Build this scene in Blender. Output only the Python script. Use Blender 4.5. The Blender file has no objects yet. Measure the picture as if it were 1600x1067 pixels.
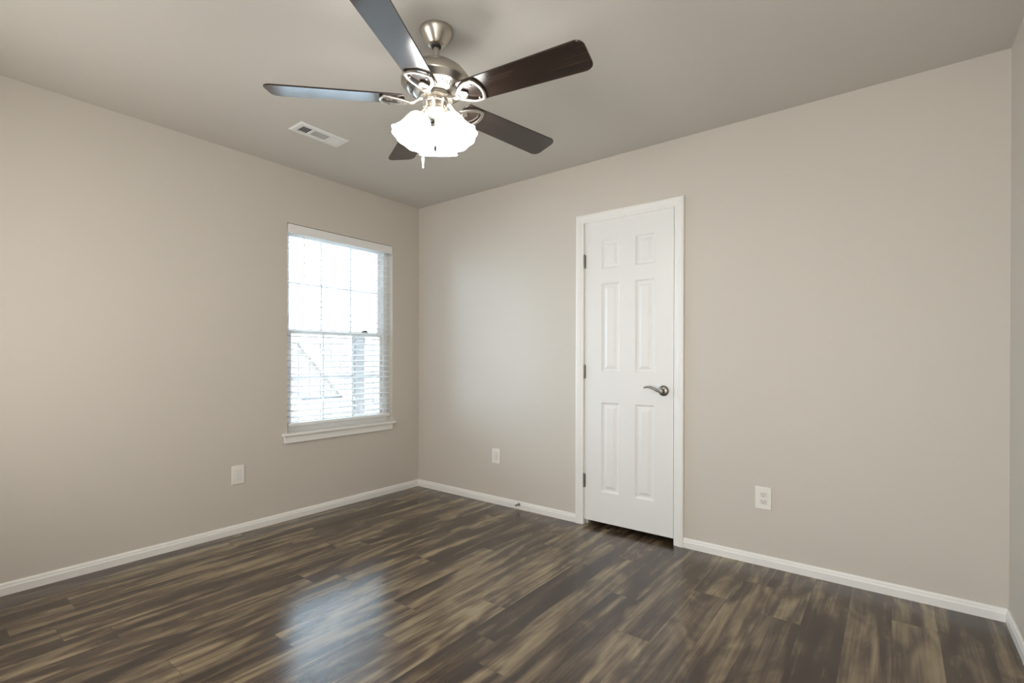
import bpy, bmesh, math, random
from mathutils import Vector, Matrix
random.seed(7)
S = bpy.context.scene
COL = S.collection
PI = math.pi

# ------------------------------------------------------------------ camera
F, SHY = 772.91, 30.03
cd = bpy.data.cameras.new('camera'); cam = bpy.data.objects.new('camera', cd); COL.objects.link(cam)
cd.sensor_width = 36.0; cd.lens = 36.0 * F / 1600.0; cd.shift_y = SHY / 1600.0
cd.clip_start = 0.02; cd.clip_end = 200
YAW, PITCH, ROLL = -0.6557, -0.0026, 0.0021
fw = Vector((math.sin(YAW)*math.cos(PITCH), math.cos(YAW)*math.cos(PITCH), math.sin(PITCH)))
rt = Vector((math.cos(YAW), -math.sin(YAW), 0)); up = rt.cross(fw)
r2 = rt*math.cos(ROLL) + up*math.sin(ROLL); u2 = up*math.cos(ROLL) - rt*math.sin(ROLL)
M4 = Matrix.Identity(4)
for i in range(3):
    M4[i][0], M4[i][1], M4[i][2] = r2[i], u2[i], -fw[i]
M4.translation = Vector((3.3136, -2.9569, 1.1142))
cam.matrix_world = M4
S.camera = cam

# ------------------------------------------------------------------ light and exposure
S.view_settings.view_transform = 'Standard'; S.view_settings.look = 'None'
S.view_settings.gamma = 1.0; S.view_settings.use_curve_mapping = False
S.view_settings.exposure = 0.13
SKY_STRENGTH = 13.0
SKY_COL = (0.62, 0.81, 1.0, 1)
HALL_WATTS = 35.5
HALL_COL = (1.0, 0.99, 0.975)
NEAR_WATTS = 20.5
NEAR_COL = (1.0, 0.975, 0.945)
SUN_STRENGTH = 130.0
SUN_COL = (1.0, 0.97, 0.92)
SHADE_GLOW = 14.5
GLOW_A, GLOW_B = (253, 251, 250), (252, 250, 248)
BULB_GLOW = 16.0
w = bpy.data.worlds.new('overcast_sky'); S.world = w; w.use_nodes = True
bg = w.node_tree.nodes['Background']
bg.inputs[0].default_value = SKY_COL; bg.inputs[1].default_value = SKY_STRENGTH
def area(name, loc, rot, sx, sy, watts, col, portal=False):
    l = bpy.data.lights.new(name, 'AREA'); l.shape = 'RECTANGLE'; l.size = sx; l.size_y = sy
    l.energy = watts; l.color = col
    o = bpy.data.objects.new(name, l); COL.objects.link(o); o.location = loc; o.rotation_euler = rot
    if portal: l.cycles.is_portal = True
    return o
area('window_portal', (-0.16, -0.742, 1.33), (0, -PI/2, 0), 1.46, 0.90, 1, (1, 1, 1), portal=True)
# added fill light, set in a made-up near-wall opening behind the camera
area('near_wall_fill', (1.05, -3.22, 1.33), (PI/2, 0, 0), 1.1, 1.45, NEAR_WATTS, NEAR_COL)
# hall lamp just outside the open doorway the photograph was taken from
area('hall_light', (3.1, -3.32, 1.05), (PI/2, 0, 0), .9, 1.9, HALL_WATTS, HALL_COL)
# sun, along the side of the house
sl_ = bpy.data.lights.new('sun', 'SUN'); sl_.energy = SUN_STRENGTH; sl_.angle = .02; sl_.color = SUN_COL
so_ = bpy.data.objects.new('sun', sl_); COL.objects.link(so_); so_.rotation_euler = Vector((.0, -.75, -.65)).to_track_quat('-Z', 'Y').to_euler()
try:
    S.cycles.use_denoising = True
    S.cycles.max_bounces = 12; S.cycles.diffuse_bounces = 6; S.cycles.glossy_bounces = 5
    S.cycles.transparent_max_bounces = 16
    S.cycles.sample_clamp_indirect = 8.0
    S.cycles.caustics_reflective = False; S.cycles.caustics_refractive = False
except Exception:
    pass

# ------------------------------------------------------------------ materials
def lin(c):
    return tuple(((v/255)/12.92 if v/255 <= 0.04045 else ((v/255+0.055)/1.055)**2.4) for v in c) + (1,)
class NT:
    def __init__(s, name):
        s.m = bpy.data.materials.new(name); s.m.use_nodes = True
        s.t = s.m.node_tree; s.b = s.t.nodes['Principled BSDF']
    def n(s, typ, **kw):
        o = s.t.nodes.new(typ)
        for k, v in kw.items(): setattr(o, k, v)
        return o
    def l(s, a, b): s.t.links.new(a, b)
    def math(s, op, a, b=None, c=None):
        o = s.n('ShaderNodeMath', operation=op)
        for i, v in enumerate((a, b, c)):
            if v is None: continue
            if isinstance(v, (int, float)): o.inputs[i].default_value = v
            else: s.l(v, o.inputs[i])
        return o.outputs[0]
    def mix(s, f, a, b, mode='MIX'):
        o = s.n('ShaderNodeMix', data_type='RGBA', blend_type=mode)
        for sock, v in ((o.inputs[0], f), (o.inputs[6], a), (o.inputs[7], b)):
            if isinstance(v, (int, float)): sock.default_value = v
            elif isinstance(v, tuple): sock.default_value = v
            else: s.l(v, sock)
        return o.outputs[2]
    def noise(s, vec, scale, detail=2, rough=.5, dist=0):
        o = s.n('ShaderNodeTexNoise')
        if vec is not None: s.l(vec, o.inputs['Vector'])
        o.inputs['Scale'].default_value = scale; o.inputs['Detail'].default_value = detail
        o.inputs['Roughness'].default_value = rough; o.inputs['Distortion'].default_value = dist
        return o
    def ramp(s, fac, stops, interp='LINEAR'):
        o = s.n('ShaderNodeValToRGB'); cr = o.color_ramp; cr.interpolation = interp
        while len(cr.elements) < len(stops): cr.elements.new(.5)
        for e, (p, c) in zip(cr.elements, stops): e.position = p; e.color = c
        s.l(fac, o.inputs[0]); return o.outputs[0]
    def obj(s):
        return s.n('ShaderNodeTexCoord').outputs['Object']
    def bump(s, h, strength, dist=.01):
        o = s.n('ShaderNodeBump'); o.inputs['Strength'].default_value = strength; o.inputs['Distance'].default_value = dist
        s.l(h, o.inputs['Height']); s.l(o.outputs[0], s.b.inputs['Normal'])

def paint(name, rgb, rough=.6, tex=0.0, scale=220.0, var=0.03):
    k = NT(name); c = k.obj()
    nz = k.noise(c, 1.3, 3)
    base = lin(rgb); dark = tuple(v*(1-var) for v in base[:3]) + (1,)
    k.l(k.mix(nz.outputs[0], base, dark), k.b.inputs['Base Color'])
    k.b.inputs['Roughness'].default_value = rough
    if tex:
        k.bump(k.noise(c, scale, 3, .6).outputs[0], tex, .002)
    return k.m
def simple(name, rgb, rough=.5, metal=0.0, var=.04, scale=40.0):
    k = NT(name); c = k.obj(); base = lin(rgb)
    nz = k.noise(c, scale, 2)
    k.l(k.mix(nz.outputs[0], base, tuple(v*(1-var) for v in base[:3])+(1,)), k.b.inputs['Base Color'])
    k.b.inputs['Roughness'].default_value = rough; k.b.inputs['Metallic'].default_value = metal
    return k.m

WALL = paint('greige_wall_paint', (205, 199, 189), .55, .12)
CEIL = paint('greige_ceiling_paint', (200, 196, 188), .8, .25, 120)
TRIM = paint('white_trim_paint', (236, 235, 231), .35, 0, var=.015)
DOORP = paint('white_door_paint', (232, 232, 230), .38, .05, 90, var=.015)
VINYL = simple('white_vinyl', (238, 238, 236), .35)
PLASTIC = simple('white_plastic', (236, 233, 226), .3)
PLASTIC2 = simple('white_insert_plastic', (226, 223, 217), .3)
SLOT = simple('dark_slot', (40, 38, 36), .6)
NICKEL = simple('brushed_nickel', (200, 194, 184), .30, 1.0, .12, 90)
NICKEL_DK = simple('satin_nickel_hardware', (150, 146, 138), .35, 1.0)
IRONM = simple('bright_nickel_blade_iron', (196, 190, 180), .34, 1.0)
DARKGAP = simple('dark_recess', (28, 26, 24), .8)
RUBBER = simple('grey_rubber', (120, 110, 104), .6)
VENTM = simple('white_vent_enamel', (226, 226, 224), .4)
DUCT = simple('dark_duct', (70, 70, 70), .8)
CONC = simple('pale_concrete', (216, 213, 206), .9, 0, .2, 6)
HALLP = paint('hall_wall_paint', (205, 196, 182), .6)

def slat_material(name, t):
    k = NT(name); k.b.inputs['Roughness'].default_value = .35
    c = k.obj(); nz = k.noise(c, 8, 2)
    k.l(k.mix(nz.outputs[0], lin((246, 246, 246)), lin((240, 240, 241))), k.b.inputs['Base Color'])
    tr = k.n('ShaderNodeBsdfTranslucent'); tr.inputs[0].default_value = (.95, .95, .95, 1)
    mx = k.n('ShaderNodeMixShader'); mx.inputs[0].default_value = t
    k.l(k.b.outputs[0], mx.inputs[1]); k.l(tr.outputs[0], mx.inputs[2])
    k.l(mx.outputs[0], k.t.nodes['Material Output'].inputs['Surface'])
    return k.m
SLAT = slat_material('white_blind_slat', .42)
GRILLE = slat_material('white_translucent_grille', .22)

def glass_material():
    k = NT('clear_window_glass')
    k.t.nodes.remove(k.b)
    tr = k.n('ShaderNodeBsdfTransparent'); tr.inputs[0].default_value = (.97, .985, .98, 1)
    gl = k.n('ShaderNodeBsdfGlossy'); gl.inputs['Roughness'].default_value = .02
    fr = k.n('ShaderNodeFresnel'); fr.inputs[0].default_value = 1.45
    mx = k.n('ShaderNodeMixShader'); k.l(fr.outputs[0], mx.inputs[0])
    k.l(tr.outputs[0], mx.inputs[1]); k.l(gl.outputs[0], mx.inputs[2])
    k.l(mx.outputs[0], k.t.nodes['Material Output'].inputs['Surface'])
    return k.m
GLASS = glass_material()

def shade_material():
    k = NT('lit_frosted_glass'); c = k.obj()
    k.b.inputs['Base Color'].default_value = lin((245, 240, 230)); k.b.inputs['Roughness'].default_value = .35
    nz = k.noise(c, 14, 3)
    k.l(k.mix(nz.outputs[0], lin(GLOW_A), lin(GLOW_B)), k.b.inputs['Emission Color'])
    k.b.inputs['Emission Strength'].default_value = SHADE_GLOW
    return k.m
SHADE = shade_material()
def bulb_material():
    k = NT('lit_bulb'); k.b.inputs['Emission Color'].default_value = lin((255, 240, 215)); k.b.inputs['Emission Strength'].default_value = BULB_GLOW
    return k.m
BULB = bulb_material()

def floor_material():
    k = NT('dark_brown_vinyl_plank'); c = k.obj()
    sx = k.n('ShaderNodeSeparateXYZ'); k.l(c, sx.inputs[0]); X, Y = sx.outputs[0], sx.outputs[1]
    PW, PL = .152, 1.22
    u = k.math('DIVIDE', k.math('ADD', X, .03), PW); ix = k.math('FLOOR', u); fu = k.math('FRACT', u)
    wn = k.n('ShaderNodeTexWhiteNoise', noise_dimensions='1D'); k.l(ix, wn.inputs['W'])
    v = k.math('ADD', k.math('DIVIDE', Y, PL), k.math('MULTIPLY', wn.outputs[0], 9.0)); iy = k.math('FLOOR', v); fv = k.math('FRACT', v)
    cb = k.n('ShaderNodeCombineXYZ'); k.l(ix, cb.inputs[0]); k.l(iy, cb.inputs[1])
    w2 = k.n('ShaderNodeTexWhiteNoise', noise_dimensions='2D'); k.l(cb.outputs[0], w2.inputs['Vector'])
    sc = k.n('ShaderNodeSeparateColor'); k.l(w2.outputs['Color'], sc.inputs[0]); R, G, B = sc.outputs
    def coords(fx, fy, ox=60, oy=40):
        a = k.n('ShaderNodeCombineXYZ')
        k.l(k.math('ADD', k.math('MULTIPLY', X, fx), k.math('MULTIPLY', R, ox)), a.inputs[0])
        k.l(k.math('ADD', k.math('MULTIPLY', Y, fy), k.math('MULTIPLY', G, oy)), a.inputs[1])
        k.l(k.math('MULTIPLY', B, 30), a.inputs[2]); return a.outputs[0]
    # broad heartwood / sapwood figure: contour bands of a stretched field, curling around knots
    field = k.noise(coords(5.2, .80), 1.0, 2, .45, .55).outputs[0]
    band = k.math('SINE', k.math('ADD', k.math('MULTIPLY', field, 27.0), k.math('MULTIPLY', R, 6.28)))
    flow = k.noise(coords(11.0, .75), 1.0, 3, .5, 1.0).outputs[0]
    knots = k.noise(coords(8.0, 3.0), 1.0, 2, .5, 2.0).outputs[0]
    fine = k.noise(coords(85, 2.0), 1.0, 3, .6, .6).outputs[0]
    c0 = lambda v, g: k.math('MULTIPLY', k.math('SUBTRACT', v, .5), g)
    t = k.math('ADD', k.math('MULTIPLY', band, .16), .46)
    for v, g in ((flow, 1.15), (knots, .60), (fine, .55), (B, .16)):
        t = k.math('ADD', t, c0(v, g))
    t = k.math('ADD', c0(t, 1.18), .52)
    col = k.ramp(t, [(0.0, lin((42, 31, 24))), (.25, lin((58, 45, 35))), (.45, lin((80, 65, 51))),
                     (.60, lin((98, 84, 67))), (.78, lin((126, 111, 87))), (1.0, lin((146, 131, 104)))])
    grain = k.math('ADD', .86, k.math('MULTIPLY', k.noise(coords(170, 5.0), 1.0, 3, .6, .8).outputs[0], .28))
    gm = k.n('ShaderNodeVectorMath', operation='SCALE'); k.l(col, gm.inputs[0]); k.l(grain, gm.inputs['Scale']); col = gm.outputs[0]
    # seams
    e1 = k.math('LESS_THAN', k.math('MINIMUM', fu, k.math('SUBTRACT', 1.0, fu)), .006)
    e2 = k.math('LESS_THAN', k.math('MINIMUM', fv, k.math('SUBTRACT', 1.0, fv)), .0009)
    e = k.math('MAXIMUM', e1, e2)
    col = k.mix(k.math('MULTIPLY', e, .55), col, lin((36, 29, 25)))
    k.l(col, k.b.inputs['Base Color'])
    rn = k.math('ADD', .17, k.math('MULTIPLY', fine, .12)); k.l(rn, k.b.inputs['Roughness'])
    k.b.inputs['Specular IOR Level'].default_value = .72
    k.bump(k.math('SUBTRACT', k.math('MULTIPLY', fine, .5), e), .12, .002)
    return k.m
FLOOR = floor_material()

def blade_material():
    k = NT('dark_walnut_blade'); c = k.obj()
    mp = k.n('ShaderNodeMapping'); mp.inputs['Scale'].default_value = (2, 34, 8); k.l(c, mp.inputs[0])
    nz = k.noise(mp.outputs[0], 1.0, 4, .6, .6)
    k.l(k.ramp(nz.outputs[0], [(.3, lin((32, 25, 21))), (.5, lin((48, 38, 32))), (.72, lin((66, 52, 43)))]), k.b.inputs['Base Color'])
    k.b.inputs['Roughness'].default_value = .2
    k.b.inputs['Coat Weight'].default_value = .25; k.b.inputs['Coat Roughness'].default_value = .16
    return k.m
BLADE = blade_material()
def wood_material(name, a, b):
    k = NT(name); c = k.obj()
    mp = k.n('ShaderNodeMapping'); mp.inputs['Scale'].default_value = (20, 20, 2); k.l(c, mp.inputs[0])
    nz = k.noise(mp.outputs[0], 1.0, 4, .6, .8)
    k.l(k.ramp(nz.outputs[0], [(.3, lin(a)), (.7, lin(b))]), k.b.inputs['Base Color']); k.b.inputs['Roughness'].default_value = .8
    return k.m
FENCEW = wood_material('weathered_fence_wood', (92, 92, 93), (112, 111, 111))
BRACEW = wood_material('pale_fresh_lumber', (150, 150, 150), (168, 168, 168))
PIERW = wood_material('dark_weathered_post', (50, 50, 52), (64, 63, 64))

# ------------------------------------------------------------------ mesh helpers
def new(): return bmesh.new()
def box(bm, a, b, bev=0.0, seg=2):
    x0, y0, z0 = [min(p, q) for p, q in zip(a, b)]; x1, y1, z1 = [max(p, q) for p, q in zip(a, b)]
    vs = [bm.verts.new(p) for p in ((x0,y0,z0),(x1,y0,z0),(x1,y1,z0),(x0,y1,z0),(x0,y0,z1),(x1,y0,z1),(x1,y1,z1),(x0,y1,z1))]
    fs = [bm.faces.new([vs[i] for i in f]) for f in ((0,3,2,1),(4,5,6,7),(0,1,5,4),(1,2,6,5),(2,3,7,6),(3,0,4,7))]
    if bev > 0:
        es = list({e for f in fs for e in f.edges})
        bmesh.ops.bevel(bm, geom=es, offset=bev, segments=seg, profile=.5, affect='EDGES')
def lathe(bm, prof, n=48, mat=None, ripple=None):
    rings = []
    for (r, z) in prof:
        ring = []
        for i in range(n):
            a = 2*PI*i/n; rr = r
            if ripple: rr = r + ripple(r, z, a)
            p = Vector((rr*math.cos(a), rr*math.sin(a), z))
            ring.append(bm.verts.new(mat @ p if mat else p))
        rings.append(ring)
    for A, B in zip(rings, rings[1:]):
        for i in range(n):
            bm.faces.new((A[i], A[(i+1) % n], B[(i+1) % n], B[i]))
    return rings
def capped(bm, prof, n=48, mat=None):
    rg = lathe(bm, prof, n, mat)
    bm.faces.new(list(reversed(rg[0]))); bm.faces.new(rg[-1])
def tube(bm, pts, rads, n=12, cap=True):
    if isinstance(rads, (int, float)): rads = [rads]*len(pts)
    pts = [Vector(p) for p in pts]; rings = []
    prev = None
    for i, p in enumerate(pts):
        d = (pts[min(i+1, len(pts)-1)] - pts[max(i-1, 0)]).normalized()
        ref = prev if prev else (Vector((0,0,1)) if abs(d.z) < .9 else Vector((1,0,0)))
        a = d.cross(ref).normalized(); b = a.cross(d).normalized(); prev = b
        rings.append([bm.verts.new(p + a*rads[i]*math.cos(2*PI*k/n) + b*rads[i]*math.sin(2*PI*k/n)) for k in range(n)])
    for A, B in zip(rings, rings[1:]):
        for k in range(n): bm.faces.new((A[k], A[(k+1)%n], B[(k+1)%n], B[k]))
    if cap:
        bm.faces.new(list(reversed(rings[0]))); bm.faces.new(rings[-1])
def obj(name, bm, mat, parent=None, smooth=False, loc=None):
    bmesh.ops.recalc_face_normals(bm, faces=bm.faces)
    me = bpy.data.meshes.new(name); bm.to_mesh(me); bm.free(); me.materials.append(mat)
    if smooth:
        for p in me.polygons: p.use_smooth = True
        try: me.set_sharp_from_angle(angle=math.radians(38))
        except Exception: pass
    o = bpy.data.objects.new(name, me); COL.objects.link(o)
    if parent: o.parent = parent
    if loc: o.location = loc
    return o
def thing(name, label, cat, loc=(0,0,0), group=None):
    o = bpy.data.objects.new(name, None); COL.objects.link(o); o.location = loc
    o.empty_display_size = .05
    o['label'] = label; o['category'] = cat
    if group: o['group'] = group
    return o
def tag(o, label, cat, group=None):
    o['label'] = label; o['category'] = cat
    if group: o['group'] = group
    return o
def struct(o, label=None, cat=None):
    o['kind'] = 'structure'
    if label: o['label'] = label
    if cat: o['category'] = cat
    return o

# ------------------------------------------------------------------ room shell
W, H, D = 3.71, 2.44, 3.14          # width, height, depth (far wall y=0, near wall y=-D)
TH = .14
DX0, DX1, DZ1 = 1.655, 2.275, 2.04  # closet door opening in the far wall
WY0, WY1, WZ0, WZ1 = -1.195, -.29, .585, 2.057  # window opening in the left wall
HX0, HX1, HZ1 = 2.62, 3.58, 2.05    # open doorway in the near wall, behind the camera

b = new(); box(b, (-TH, -4.4, -.1), (W+TH, .9, 0)); struct(obj('floor', b, FLOOR), 'dark brown variegated wood plank floor', 'floor')
b = new(); box(b, (-TH, -4.4, H), (W+TH, .9, H+.1)); struct(obj('ceiling', b, CEIL), 'greige painted flat ceiling', 'ceiling')
b = new()
box(b, (-TH, -D-TH, 0), (0, WY0, H)); box(b, (-TH, WY1, 0), (0, .0, H))
box(b, (-TH, WY0, 0), (0, WY1, WZ0)); box(b, (-TH, WY0, WZ1), (0, WY1, H))
struct(obj('wall_left', b, WALL), 'greige wall with the window, left side', 'wall')
b = new()
box(b, (-TH, 0, 0), (DX0, .12, H)); box(b, (DX1, 0, 0), (W+TH, .12, H)); box(b, (DX0, 0, DZ1), (DX1, .12, H))
struct(obj('wall_far', b, WALL), 'greige wall with the white closet door', 'wall')
b = new(); box(b, (W, -4.4, 0), (W+TH, 0, H)); struct(obj('wall_right', b, WALL), 'greige wall sliver at the right edge', 'wall')
b = new()
box(b, (0, -D-TH, 0), (.5, -D, H)); box(b, (1.6, -D-TH, 0), (HX0, -D, H)); box(b, (.5, -D-TH, 0), (1.6, -D, .6)); box(b, (.5, -D-TH, 2.05), (1.6, -D, H)); box(b, (HX1, -D-TH, 0), (W, -D, H)); box(b, (HX0, -D-TH, HZ1), (HX1, -D, H))
struct(obj('wall_near', b, WALL))
b = new(); box(b, (.48, -D-TH-.01, .58), (1.62, -D-TH+.02, 2.07)); struct(obj('near_fill_backing', b, VINYL))  # unseen panel added to keep the sky out behind the fill light
b = new(); box(b, (2.3, -4.4, 0), (W, -4.3, H)); box(b, (2.3, -4.3, 0), (2.4, -D-TH, H)); struct(obj('wall_hall', b, HALLP))
b = new(); box(b, (1.2, .8, 0), (2.75, .9, H)); box(b, (1.2, .12, 0), (1.3, .8, H)); box(b, (2.65, .12, 0), (2.75, .8, H))
struct(obj('wall_closet', b, HALLP))

def baseboard(name, p0, p1, nrm, h=.057, t=.012, label=None):
    # profile swept straight from p0 to p1 ; nrm points into the room
    bm = new(); n = Vector(nrm)
    prof = [(0, 0), (t, 0), (t, h*.62), (t*.8, h*.72), (t*.72, h*.86), (t*.4, h), (0, h)]
    A = [bm.verts.new(Vector((p0[0], p0[1], 0)) + n*q[0] + Vector((0,0,q[1]))) for q in prof]
    B = [bm.verts.new(Vector((p1[0], p1[1], 0)) + n*q[0] + Vector((0,0,q[1]))) for q in prof]
    for i in range(len(prof)):
        j = (i+1) % len(prof); bm.faces.new((A[i], A[j], B[j], B[i]))
    bm.faces.new(A); bm.faces.new(list(reversed(B)))
    return struct(obj(name, bm, TRIM), label, 'baseboard' if label else None)
baseboard('baseboard_left', (0, -D), (0, 0), (1, 0, 0), label='white baseboard along the window wall')
baseboard('baseboard_far', (0.0, 0), (1.598, 0), (0, -1, 0), label='white baseboard between room corner and door')
baseboard('baseboard_far', (2.332, 0), (W, 0), (0, -1, 0), label='white baseboard right of the door')
baseboard('baseboard_right', (W, -D), (W, 0), (-1, 0, 0), label='white baseboard at the right edge')

# ------------------------------------------------------------------ door casing and door
def casing():
    bm = new()
    prof = [(0.0, 0), (0.0, -.010), (.006, -.0125), (.018, -.0125), (.026, -.016), (.046, -.018), (.055, -.016), (.0575, -.012), (.0575, 0)]  # (out from opening, y)
    xi0, xi1, zi = 1.6555, 2.2745, 2.0325
    path = [(xi0, 0, -1, 0), (xi0, zi, -1, 1), (xi1, zi, 1, 1), (xi1, 0, 1, 0)]
    rows = []
    for (x, z, sx, sz) in path:
        rows.append([bm.verts.new((x + sx*q[0], q[1], z + sz*q[0])) for q in prof])
    for A, B in zip(rows, rows[1:]):
        for i in range(len(prof)-1): bm.faces.new((A[i], A[i+1], B[i+1], B[i]))
    bm.faces.new(rows[0]); bm.faces.new(list(reversed(rows[-1])))
    return obj('trim_1', bm, TRIM)
struct(casing(), 'white door casing framing the closet door', 'door casing')
b = new()
box(b, (1.6545, 0.0, 0), (1.6585, .12, 2.04)); box(b, (2.2705, 0.0, 0), (2.2755, .12, 2.04)); box(b, (1.6585, 0, 2.0365), (2.2705, .12, 2.041))
box(b, (1.6585, .036, 0), (1.668, .07, 2.0365)); box(b, (2.262, .036, 0), (2.2705, .07, 2.0365)); box(b, (1.668, .036, 2.027), (2.262, .07, 2.0365))
struct(obj('trim_2', b, TRIM), 'white door jamb inside the casing', 'door jamb')

def door_slab():
    bm = new()
    x0, x1, z0, z1 = 1.6615, 2.2675, .036, 2.0335
    cols = [(1.785, 1.914), (2.021, 2.150)]
    rows = [(.238, .832), (1.031, 1.618), (1.712, 1.902)]
    xs = sorted({x0, x1, *[v for c in cols for v in c]}); zs = sorted({z0, z1, *[v for r in rows for v in r]})
    yf, yb = .0, .035
    g = {}
    def V(x, y, z):
        kk = (round(x, 5), round(y, 5), round(z, 5))
        if kk not in g: g[kk] = bm.verts.new(kk)
        return g[kk]
    for side, y in ((1, yf), (-1, yb)):
        for i in range(len(xs)-1):
            for j in range(len(zs)-1):
                a, c, d, e = xs[i], xs[i+1], zs[j], zs[j+1]
                if (a, c) in cols and (d, e) in rows:
                    steps = [(0, 0), (.003, .0015), (.010, .0075), (.016, .0085), (.020, .0085), (.024, .0080), (.040, .0025), (.043, .0018)]
                    rg = [[V(a+s, y+side*dp, d+s), V(c-s, y+side*dp, d+s), V(c-s, y+side*dp, e-s), V(a+s, y+side*dp, e-s)] for s, dp in steps]
                    for A, B in zip(rg, rg[1:]):
                        for q in range(4): bm.faces.new((A[q], A[(q+1)%4], B[(q+1)%4], B[q]))
                    bm.faces.new(rg[-1])
                else:
                    bm.faces.new((V(a,y,d), V(c,y,d), V(c,y,e), V(a,y,e)))
    for i in range(len(xs)-1):
        for z in (z0, z1): bm.faces.new((V(xs[i],yf,z), V(xs[i+1],yf,z), V(xs[i+1],yb,z), V(xs[i],yb,z)))
    for j in range(len(zs)-1):
        for x in (x0, x1): bm.faces.new((V(x,yf,zs[j]), V(x,yf,zs[j+1]), V(x,yb,zs[j+1]), V(x,yb,zs[j])))
    return obj('door_1', bm, DOORP)
door = struct(door_slab(), 'white six panel closet door with lever handle', 'door')
for z in (1.774, 1.031, .296):
    b = new()
    for k in range(5):
        zz = z - .044 + k*.0178
        capped(b, [(.0062, zz), (.0066, zz+.001), (.0066, zz+.0162), (.0062, zz+.0172)], 14, Matrix.Translation((1.6590, -.0065, 0)))
    capped(b, [(.003, z+.046), (.0055, z+.047), (.0055, z+.049), (.002, z+.052)], 12, Matrix.Translation((1.6590, -.0065, 0)))
    box(b, (1.6560, -.0012, z-.044), (1.6700, .0, z+.044))
    hg = obj('hinge', b, NICKEL_DK, door, True); hg['label'] = 'satin nickel hinge'
# lever handle
hx, hz = 2.207, .925
b = new()
Rm = Matrix.Translation((hx, 0, hz)) @ Matrix.Rotation(PI/2, 4, 'X')   # local z -> -y
capped(b, [(.032, 0), (.0325, .003), (.030, .007), (.022, .011), (.013, .014), (.0115, .020), (.0125, .032), (.0140, .040), (.0140, .052), (.0115, .057), (.004, .059)], 36, Rm)
pts, rr = [], []
for i in range(19):
    t = i/18
    pts.append((hx + .004 - t*.112, -.048 + .006*math.sin(t*PI), hz + .0015 - .003*math.sin(t*2.4*PI*.6) + .020*math.sin(max(0, t-.22)/.78*PI*.80)))
    rr.append(.0092 - .0042*t)
tube(b, pts, rr, 14)
hd = obj('door_handle', b, NICKEL_DK, door, True); hd['label'] = 'satin nickel lever handle'
b = new(); box(b, (2.2675, -.0016, hz-.028), (2.2725, .0005, hz+.028), .0006, 1)
lp = obj('latch_plate', b, NICKEL_DK, door); lp['label'] = 'satin nickel latch plate'

# ------------------------------------------------------------------ window
fr = new()
def frame_rect(bm, x0, x1, y0, y1, z0, z1, wy, wz0, wz1):
    box(bm, (x0, y0, z0), (x1, y0+wy, z1)); box(bm, (x0, y1-wy, z0), (x1, y1, z1))
    box(bm, (x0, y0+wy, z0), (x1, y1-wy, z0+wz0)); box(bm, (x0, y0+wy, z1-wz1), (x1, y1-wy, z1))
frame_rect(fr, -.138, -.070, WY0, WY1, WZ0+.015, WZ1, .036, .036, .036)
win = struct(obj('window_1', fr, VINYL), 'white single hung window with grilles behind open blinds', 'window')
YC = (WY0+WY1)/2
ya, yb = WY0+.036, WY1-.036
ls = new(); frame_rect(ls, -.102, -.078, ya, yb, .637, 1.330, .034, .030, .034); obj('lower_sash', ls, VINYL, win)
us = new(); frame_rect(us, -.132, -.108, ya, yb, 1.300, 2.020, .034, .034, .030); obj('upper_sash', us, VINYL, win)
gy0, gy1 = ya+.034, yb-.034
for zz0, zz1, xx in ((.667, 1.296, -.090), (1.334, 1.990, -.120)):
    b = new(); box(b, (xx-.002, gy0-.004, zz0-.004), (xx+.002, gy1+.004, zz1+.004)); obj('glass_pane', b, GLASS, win)
    b = new()
    for k in (1, 2):
        y = gy0 + (gy1-gy0)*k/3; box(b, (xx+.0025, y-.008, zz0), (xx+.0075, y+.008, zz1))
    zm = (zz0+zz1)/2; box(b, (xx+.0026, gy0, zm-.008), (xx+.0074, gy1, zm+.008))
    obj('grille', b, GRILLE, win)
b = new(); box(b, (-.080, YC+.21, 1.330), (-.094, YC+.27, 1.340), .002); box(b, (-.074, YC+.225, 1.340), (-.092, YC+.262, 1.347), .002)
lk = obj('sash_lock', b, NICKEL_DK, win); lk['label'] = 'grey sash lock'
# stool and apron
b = new(); box(b, (-.070, WY0+.001, .582), (.002, WY1-.001, .600)); box(b, (.0005, WY0-.040, .582), (.034, WY1+.018, .600), .004)
struct(obj('trim_3', b, TRIM), 'white window stool under the blinds', 'window sill')
b = new(); box(b, (.0005, WY0-.026, .532), (.016, WY1-.006, .5815), .003); struct(obj('trim_4', b, TRIM), 'white apron board under the window stool', 'window trim')

# ------------------------------------------------------------------ blinds
bl = thing('window_blind', 'white horizontal slat blind with open slats hanging in the window', 'blind', (0, 0, 0))
by0, by1 = WY0+.012, WY1-.012
b = new(); box(b, (-.062, by0, 2.010), (-.012, by1, 2.050), .003); obj('head_rail', b, VINYL, bl)
b = new(); box(b, (-.010, by0-.008, 1.990), (.004, by1+.008, 2.053), .003); obj('valance', b, VINYL, bl)
def slat_bm():
    bm = new(); n = 8; wd, th, sag = .050, .0026, .0022
    rows = []
    for i in range(n+1):
        s = i/n*2-1; x = s*wd/2; z = sag*(1-s*s)
        rows.append((x, z))
    vs = []
    for y in (by0+.003, by1-.003):
        topv = [bm.verts.new((x, y, z+th/2)) for x, z in rows]; bot = [bm.verts.new((x, y, z-th/2)) for x, z in rows]
        vs.append((topv, bot))
    (t0, b0), (t1, b1) = vs
    for i in range(n):
        bm.faces.new((t0[i], t0[i+1], t1[i+1], t1[i])); bm.faces.new((b0[i+1], b0[i], b1[i], b1[i+1]))
    for e in (0, n): bm.faces.new((t0[e], t1[e], b1[e], b0[e]))
    for tv, bv in vs: bm.faces.new(tv + list(reversed(bv)))
    return bm
first = None
NSL, zs0, zs1 = 30, .705, 1.975
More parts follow.
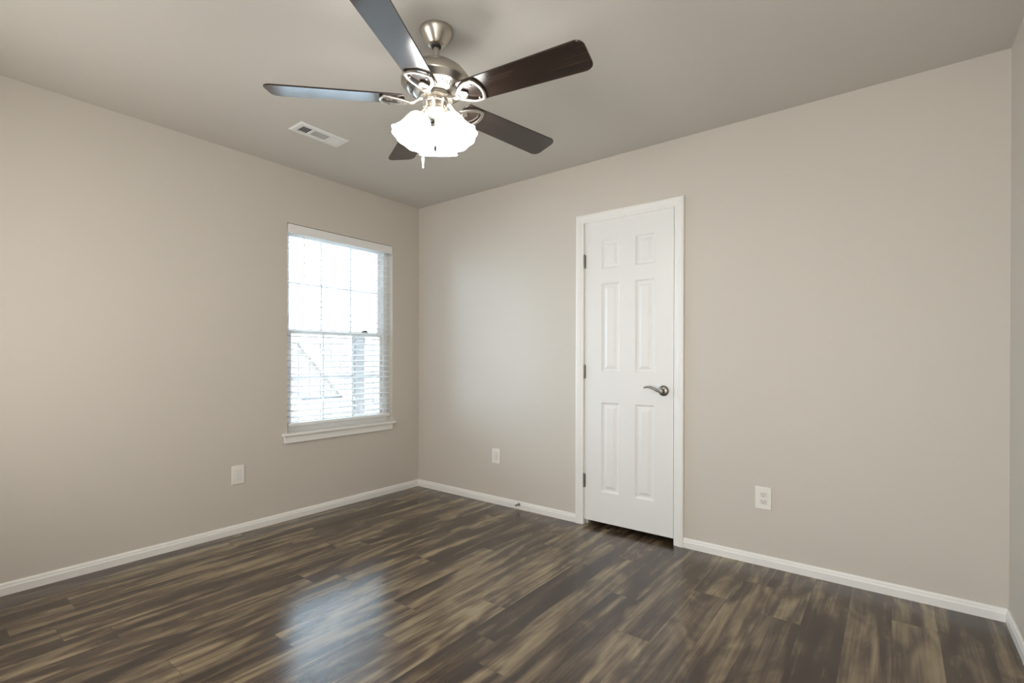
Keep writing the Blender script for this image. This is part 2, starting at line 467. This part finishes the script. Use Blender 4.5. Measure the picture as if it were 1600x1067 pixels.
for i in range(NSL):
    if first is None:
        first = obj('slat', slat_bm(), SLAT, bl, True); o = first
    else:
        o = first.copy(); COL.objects.link(o); o.parent = bl
    o.location = (-.036, 0, zs0 + (zs1-zs0)*i/(NSL-1)); o.rotation_euler = (0, math.radians(9), 0)
b = new(); box(b, (-.061, by0+.003, .642), (-.011, by1-.003, .664), .004); obj('bottom_rail', b, VINYL, bl)
for y in (-1.055, -.742, -.43):
    b = new()
    for x in (-.0635, -.0085): tube(b, [(x, y, .660), (x, y, 2.012)], .0009, 6)
    for i in range(NSL):
        z = zs0 + (zs1-zs0)*i/(NSL-1) - .0028; tube(b, [(-.0635, y, z+.002), (-.0085, y, z-.002)], .0007, 5)
    obj('ladder_cord', b, VINYL, bl)
b = new(); tube(b, [(.008, -1.075, 1.985), (.009, -1.077, 1.66)], .0035, 6); obj('tilt_wand', b, VINYL, bl, True)

# ------------------------------------------------------------------ outlets
def plate(root, w_, h_):
    bm = new(); box(bm, (-w_/2, -.006, -h_/2), (w_/2, 0, h_/2), .0035, 3); return obj('cover_plate', bm, PLASTIC, root)
def duplex(root):
    for s in (-1, 1):
        bm = new(); box(bm, (-.0165, -.0085, s*.0195-.014), (.0165, -.005, s*.0195+.014), .0025); r = obj('receptacle', bm, PLASTIC2, root)
        bm = new()
        for x, hh in ((-.0065, .0085), (.0065, .007)): box(bm, (x-.0012, -.0089, s*.0195+.002-hh/2+.001), (x+.0012, -.0084, s*.0195+.002+hh/2+.001))
        capped(bm, [(.0025, 0), (.0025, .0005)], 12, Matrix.Translation((0, -.0084, s*.0195-.0075)) @ Matrix.Rotation(PI/2, 4, 'X'))
        obj('slot', bm, SLOT, r)
    bm = new(); capped(bm, [(.003, 0), (.0028, .0012), (.001, .0016)], 14, Matrix.Translation((0, -.006, 0)) @ Matrix.Rotation(PI/2, 4, 'X')); obj('screw', bm, PLASTIC, root, True)
def rocker(root, wi):
    bm = new(); box(bm, (-wi/2, -.0085, -.033), (wi/2, -.005, .033), .0015); obj('insert', bm, PLASTIC2, root)
    for s in (-1, 1):
        bm = new(); capped(bm, [(.003, 0), (.0028, .0010), (.001, .0014)], 14, Matrix.Translation((0, -.006, s*.048)) @ Matrix.Rotation(PI/2, 4, 'X')); obj('screw', bm, PLASTIC, root, True)
o1 = thing('wall_outlet', 'white wall plate on the window wall, left of the window', 'outlet', (0, -1.520, .374)); plate(o1, .080, .121); rocker(o1, .033); o1.rotation_euler = (0, 0, PI/2)
o2 = thing('wall_outlet', 'white wall plate between the room corner and the door', 'outlet', (.888, 0, .368)); plate(o2, .080, .118); rocker(o2, .033)
o3 = thing('wall_outlet', 'white duplex outlet plate on the wall right of the door', 'outlet', (2.761, 0, .366)); plate(o3, .080, .121); duplex(o3)

# ------------------------------------------------------------------ door stop on the baseboard
ds = thing('door_stop', 'small spring door stop on the baseboard left of the door', 'door stop', (1.118, -.012, .040))
b = new(); capped(b, [(.011, 0), (.011, .004), (.006, .007), (.004, .009)], 20, Matrix.Rotation(PI/2, 4, 'X')); obj('base', b, NICKEL_DK, ds, True)
b = new(); pts = [(.0042*math.cos(t*.55), -.006 - .052*t/120, .0042*math.sin(t*.55)) for t in range(121)]; tube(b, pts, .0011, 6); obj('spring', b, NICKEL_DK, ds, True)
b = new(); capped(b, [(.005, .056), (.0068, .058), (.0068, .068), (.005, .071)], 18, Matrix.Rotation(PI/2, 4, 'X')); rt_ = obj('rubber_tip', b, PLASTIC, ds, True); rt_['label'] = 'white rubber tip'

# ------------------------------------------------------------------ ceiling vent
vx0, vx1, vy0, vy1 = .556, .696, -1.486, -1.176
vt = thing('ceiling_vent', 'white rectangular air register on the ceiling left of the fan', 'vent', ((vx0+vx1)/2, (vy0+vy1)/2, H))
hx_, hy_ = (vx1-vx0)/2, (vy1-vy0)/2
b = new()
def bevel_ring(bm, ax, ay, bx_, by_, z0, z1):
    A = [bm.verts.new((sx*ax, sy*ay, z0)) for sx, sy in ((-1,-1),(1,-1),(1,1),(-1,1))]
    B = [bm.verts.new((sx*bx_, sy*by_, z1)) for sx, sy in ((-1,-1),(1,-1),(1,1),(-1,1))]
    for i in range(4): bm.faces.new((A[i], A[(i+1)%4], B[(i+1)%4], B[i]))
bevel_ring(b, hx_, hy_, hx_, hy_, 0, -.003); bevel_ring(b, hx_, hy_, hx_-.008, hy_-.008, -.003, -.008)
bevel_ring(b, hx_-.008, hy_-.008, hx_-.030, hy_-.030, -.008, -.0085); bevel_ring(b, hx_-.030, hy_-.030, hx_-.030, hy_-.030, -.0085, -.0005)
yL, yR = -hy_+.030, hy_-.030
y1_, y2_ = yL+.068, yR-.068
for y in (y1_, y2_): box(b, (-hx_+.030, y-.006, -.0085), (hx_-.030, y+.006, -.001))
obj('frame', b, VENTM, vt)
b = new(); box(b, (-hx_+.028, yL-.002, -.0012), (hx_-.028, yR+.002, -.0004)); obj('duct', b, DUCT, vt)
def louvre(cx, cy, lx, ly, ax, ang):
    bm = new(); box(bm, (-lx/2, -ly/2, -.0006), (lx/2, ly/2, .0006))
    bmesh.ops.transform(bm, matrix=Matrix.Translation((cx, cy, -.0052)) @ Matrix.Rotation(math.radians(ang), 4, ax), verts=bm.verts)
    return obj('louvre', bm, VENTM, vt)
for k in range(7): louvre(-hx_+.030+.006+k*.0115, (y1_+y2_)/2, .0122, y2_-y1_-.012, 'Y', 14)
for k in range(5): louvre(0, yL+.008+k*.0125, 2*hx_-.060, .0085, 'X', 40)
for k in range(5): louvre(0, yR-.008-k*.0125, 2*hx_-.060, .011, 'X', -25)

# ------------------------------------------------------------------ ceiling fan
FX, FY = 1.850, -1.560
fan = thing('ceiling_fan', 'brushed nickel ceiling fan with five dark wood blades and lit glass shades', 'ceiling fan', (FX, FY, H))
def zf(z): return z - H
b = new(); capped(b, [(.066, 0), (.0665, -.006), (.065, -.012), (.060, -.022), (.050, -.037), (.040, -.050), (.034, -.058), (.030, -.062), (.021, -.064)], 56); obj('canopy', b, NICKEL, fan, True)
b = new(); capped(b, [(.0205, -.063), (.019, -.070), (.0135, -.073)], 32); obj('canopy_collar', b, SLOT, fan, True)
b = new(); capped(b, [(.0125, -.066), (.0125, zf(2.30))], 28); capped(b, [(.020, zf(2.330)), (.023, zf(2.322)), (.025, zf(2.305))], 32); obj('downrod', b, NICKEL, fan, True)
b = new()
capped(b, [(.026, zf(2.312)), (.050, zf(2.306)), (.085, zf(2.290)), (.116, zf(2.268)), (.133, zf(2.246)), (.1395, zf(2.230)), (.140, zf(2.222)), (.136, zf(2.216)),
           (.124, zf(2.210)), (.121, zf(2.204)), (.114, zf(2.198)), (.108, zf(2.196)), (.092, zf(2.182)), (.082, zf(2.176)), (.070, zf(2.174)), (.045, zf(2.173))], 72)
mh = obj('motor_housing', b, NICKEL, fan, True)
b = new()
for k in range(60):
    if k % 12 in (5, 11): continue
    a = 2*PI*k/60
    bb = Matrix.Rotation(a, 4, 'Z') @ Matrix.Translation((.1003, 0, zf(2.1888))) @ Matrix.Rotation(math.radians(-41), 4, 'Y')
    n0 = len(b.verts); t = new(); box(t, (-.0095, -.0016, -.0006), (.0095, .0016, .0006))
    mtmp = bpy.data.meshes.new('t'); bmesh.ops.transform(t, matrix=bb, verts=t.verts); t.to_mesh(mtmp); t.free(); b.from_mesh(mtmp); bpy.data.meshes.remove(mtmp)
vs_ = obj('vent_slots', b, SLOT, mh); vs_['label'] = 'dark cooling slots'
b = new(); capped(b, [(.052, zf(2.174)), (.066, zf(2.172)), (.068, zf(2.166)), (.066, zf(2.160)), (.050, zf(2.158))], 56); obj('flywheel', b, NICKEL, fan, True)
b = new(); capped(b, [(.043, zf(2.159)), (.047, zf(2.156)), (.047, zf(2.146)), (.044, zf(2.143)), (.044, zf(2.122)), (.047, zf(2.118)), (.047, zf(2.112)), (.040, zf(2.104)), (.024, zf(2.096)), (.010, zf(2.090)), (.004, zf(2.084))], 56)
obj('switch_housing', b, NICKEL, fan, True)

PITCH_B = math.radians(12)
def blade_bm():
    bm = new(); r0, r1 = .124, .648; w0, w1 = .112, .138; th = .0055
    out = []
    def hw(r): return (w0 + (w1-w0)*min(1, (r-r0)/(r1-r0)*1.05))/2
    c0, c1 = .016, .030
    pts = []
    # root corners (clipped), then tip with rounded corners
    for a in (0, 22, 45, 68, 90): pts.append((r0 + c0 - c0*math.cos(math.radians(a)), hw(r0) - c0 + c0*math.sin(math.radians(a))))
    for i in range(1, 8): r = r0 + c0 + (r1-c1-r0-c0)*i/8; pts.append((r, hw(r)))
    for a in range(0, 91, 15): pts.append((r1 - c1 + c1*math.sin(math.radians(a)), hw(r1) - c1 + c1*math.cos(math.radians(a))))
    full = pts + [(r, -y) for r, y in reversed(pts)]
    T = [bm.verts.new((r, y, th/2)) for r, y in full]; B = [bm.verts.new((r, y, -th/2)) for r, y in full]
    bm.faces.new(T); bm.faces.new(list(reversed(B)))
    for i in range(len(full)):
        j = (i+1) % len(full); bm.faces.new((T[i], B[i], B[j], T[j]))
    bmesh.ops.bevel(bm, geom=[e for e in bm.edges if e.is_boundary is False and len(e.link_faces) == 2 and any(len(f.verts) > 6 for f in e.link_faces)], offset=.0012, segments=1, affect='EDGES')
    return bm
def iron_bm():
    # arm dropping from the flywheel to an open D-shaped holder screwed under the blade root
    bm = new()
    def sweep(path, ww, tt):
        rows = []
        n = len(path)
        for i, (x, y, z) in enumerate(path):
            p = Vector((x, y, z)); d = (Vector(path[min(i+1, n-1)]) - Vector(path[max(i-1, 0)])).normalized()
            s = Vector((0,0,1)).cross(d).normalized(); u = d.cross(s).normalized()
            w_ = ww[i] if isinstance(ww, list) else ww
            rows.append([bm.verts.new(p + s*a*w_/2 + u*c*tt/2) for a, c in ((-1,-.6),(-.7,-1),(.7,-1),(1,-.6),(1,.6),(.7,1),(-.7,1),(-1,.6))])
        for A, B in zip(rows, rows[1:]):
            for k in range(8): bm.faces.new((A[k], A[(k+1)%8], B[(k+1)%8], B[k]))
        bm.faces.new(list(reversed(rows[0]))); bm.faces.new(rows[-1])
    return bm, sweep
def arm():
    bm, sweep = iron_bm()
    sweep([(.050, 0, .006), (.066, 0, .004), (.078, 0, -.004), (.090, 0, -.013), (.104, 0, -.016), (.118, 0, -.014)], [.030, .026, .022, .022, .028, .040], .008)
    return bm
def holder():
    bm, sweep = iron_bm()
    z = -.010
    for s in (-1, 1):
        pts = []
        for i in range(13):
            t = i/12
            a = t*PI*.62
            pts.append((.146 + .092*t + .0*s, s*(.010 + .040*math.sin(min(1, t*1.25)*PI/2)), z - .003*(1-t)))
        sweep(pts, [.013]*13, .007)
    pts = []
    for i in range(15):
        t = i/14*2-1
        pts.append((.238 + .016*(1-t*t), t*.050, z))
    sweep(pts, .013, .007)
    # centre lobe
    pts = [(.146, 0, z-.002), (.160, 0, z), (.176, 0, z), (.190, 0, z)]
    sweep(pts, [.034, .044, .036, .012], .006)
    bmesh.ops.translate(bm, vec=(-.036, 0, 0), verts=bm.verts)
    return bm
first = {}
TH0 = math.radians(8.77)
ZB = zf(2.157)
for k in range(5):
    a = TH0 + k*2*PI/5
    rot = Matrix.Rotation(a, 4, 'Z')
    parts = {}
    for nm, mk, mt in (('blade', blade_bm, BLADE), ('blade_iron', holder, IRONM), ('blade_arm', arm, NICKEL)):
        if nm not in first:
            o = obj(nm, mk(), mt, fan, nm != 'blade'); first[nm] = o
        else:
            o = first[nm].copy(); COL.objects.link(o); o.parent = fan
        parts[nm] = o
        tilt = 0 if nm == 'blade_arm' else -PITCH_B
        # positive y side is the counter-clockwise edge: lower
        o.rotation_mode = 'XYZ'
        mm = Matrix.Translation((0, 0, ZB)) @ rot @ Matrix.Rotation(tilt, 4, 'X')
        o.location = mm.to_translation(); o.rotation_euler = mm.to_euler()
    for j, (sx_, sy_) in enumerate(((.132, 0), (.190, .034), (.190, -.034))):
        if 'screw' not in first:
            bm = new(); capped(bm, [(.0045, -.0118), (.0045, -.0148), (.002, -.0162)], 12); sc_ = obj('screw', bm, NICKEL_DK, parts['blade_iron'], True); first['screw'] = sc_
        else:
            sc_ = first['screw'].copy(); COL.objects.link(sc_); sc_.parent = parts['blade_iron']
        sc_.location = (sx_, sy_, 0)

# light kit: three arms with bell shades
def shade_bm():
    bm = new(); n = 60
    prof = [(.021, 0), (.030, -.003), (.040, -.010), (.047, -.021), (.052, -.038), (.056, -.058), (.062, -.078), (.071, -.097), (.080, -.109)]
    rip = lambda r, z, a: (.0035 * max(0, (-z-.05)/.059)) * math.cos(a*10)
    o_ = lathe(bm, prof, n, None, rip)
    inn = [(r-.003, z+.001) for r, z in prof[1:]]; inn[-1] = (prof[-1][0]-.0025, prof[-1][1]+.0005)
    i_ = lathe(bm, [(r, z) for r, z in inn], n, None, rip)
    for A, B in ((o_[-1], i_[-1]), (i_[0], o_[0])):
        for k in range(n): bm.faces.new((A[k], A[(k+1)%n], B[(k+1)%n], B[k]))
    return bm
CAMAZ = math.atan2(-2.9569-FY, 3.3136-FX)
first_s = {}
for phi in (-70, 54, 174):
    az = CAMAZ + math.radians(phi)
    mm = Matrix.Rotation(az, 4, 'Z') @ Matrix.Translation((.058, 0, zf(2.080))) @ Matrix.Rotation(math.radians(-26), 4, 'Y')
    for nm in ('shade_holder', 'lamp_shade', 'bulb'):
        if nm not in first_s:
            if nm == 'shade_holder':
                bm = new(); capped(bm, [(.009, .050), (.010, .030), (.014, .016), (.020, .009), (.0235, .003), (.0240, -.003)], 32); o = obj(nm, bm, NICKEL, fan, True)
            elif nm == 'lamp_shade':
                o = obj(nm, shade_bm(), SHADE, fan, True)
            else:
                bm = new(); capped(bm, [(.010, -.002), (.012, -.014), (.019, -.030), (.024, -.046), (.021, -.060), (.012, -.069), (.003, -.072)], 24); o = obj(nm, bm, BULB, fan, True)
            first_s[nm] = o
        else:
            o = first_s[nm].copy(); COL.objects.link(o); o.parent = fan
        o.location = mm.to_translation(); o.rotation_euler = mm.to_euler()
def chain(dx, dy, z0, zf0, zf1, fobm, lab):
    bm = new(); pts = [(dx, dy, z0), (dx, dy, zf0)]; tube(bm, pts, .0010, 6)
    h_ = math.hypot(dx, dy); ux, uy = dx/h_, dy/h_          # short spout from the switch housing
    tube(bm, [(ux*.040, uy*.040, z0+.004), (ux*(h_-.004), uy*(h_-.004), z0+.004), (dx, dy, z0-.001)], [.0036, .0032, .0026], 10)
    n = int((z0-zf0)/.006)
    for i in range(n):
        z = z0 - (i+.5)*.006; bmesh.ops.create_uvsphere(bm, u_segments=6, v_segments=4, radius=.0019, matrix=Matrix.Translation((dx, dy, z)))
    c = obj('pull_chain', bm, NICKEL, fan, True)
    bm = new(); h = zf0-zf1
    capped(bm, [(.0015, zf0), (.0035, zf0-.1*h), (.0056, zf0-.35*h), (.0050, zf0-.6*h), (.0028, zf0-.72*h), (.0028, zf0-.85*h), (.0042, zf0-.93*h), (.002, zf1)], 16, Matrix.Translation((dx, dy, 0)))
    f = obj('pull_fob', bm, fobm, c, True); f['label'] = lab
chain(1.808-FX, -1.592-FY, zf(2.130), zf(1.945), zf(1.884), PLASTIC, 'white pull fob')
ca_ = CAMAZ + math.radians(-2)
chain(.083*math.cos(ca_), .083*math.sin(ca_), zf(2.128), zf(1.944), zf(1.910), SLOT, 'dark pull fob')

# ------------------------------------------------------------------ outside the window
GZ = -.25
b = new(); box(b, (-9, -6, GZ-.1), (-TH-.001, 7, GZ)); struct(obj('ground', b, CONC))
XF = -1.55
gate = thing('wooden_gate', 'weathered wooden gate with pale diagonal brace outside the window', 'gate', (XF, 0, GZ))
def lb(bm, y0, z0, y1, z1, x0, x1):
    box(bm, (x0, y0, z0-GZ), (x1, y1, z1-GZ))
def picket(parent, y, wd, top):
    bm = new(); y0, y1 = y, y+wd; c = .02; z0 = .04
    pts = [(y0, z0), (y1, z0), (y1, top-c), (y1-c, top), (y0+c, top), (y0, top-c)]
    A = [bm.verts.new((-.009, p[0], p[1])) for p in pts]; B = [bm.verts.new((.009, p[0], p[1])) for p in pts]
    bm.faces.new(A); bm.faces.new(list(reversed(B)))
    for i in range(len(pts)): bm.faces.new((A[i], A[(i+1)%6], B[(i+1)%6], B[i]))
    return obj('picket', bm, FENCEW, parent)
for k in range(9): picket(gate, -.75 + k*.124, .118, 1.66 + .008*(k % 3))
for z in (1.29, .60):
    b = new(); lb(b, -.74, z, .36, z+.085, .0095, .045); obj('rail', b, BRACEW, gate)
def brace(y0, z0, y1, z1):
    bm = new(); a = Vector((0, y0, z0-GZ)); c = Vector((0, y1, z1-GZ)); d = (c-a); L = d.length
    box(bm, (.0455, -.045, 0), (.080, .045, L)); ang = math.atan2(-(y1-y0), (z1-z0))
    bmesh.ops.transform(bm, matrix=Matrix.Translation(a) @ Matrix.Rotation(ang, 4, 'X'), verts=bm.verts)
    return obj('brace', bm, BRACEW, gate)
brace(.345, .640, -.24, 1.30)
brace(-.02, .30, -.36, .74)
post = new(); box(post, (XF-.05, .40, GZ), (XF+.04, .52, 1.42), .004); tag(obj('fence_post', post, PIERW), 'dark weathered post beside the wooden gate outside the window', 'post')
fence = thing('wooden_fence', 'weathered vertical board fence right of the gate outside the window', 'fence', (XF, 0, GZ))
for k in range(14): picket(fence, .545 + k*.124, .118, 1.64 + .010*(k % 2))
for z in (1.29, .52):
    b = new(); lb(b, .535, z, 2.27, z+.085, .0095, .045); obj('rail', b, BRACEW, fence)
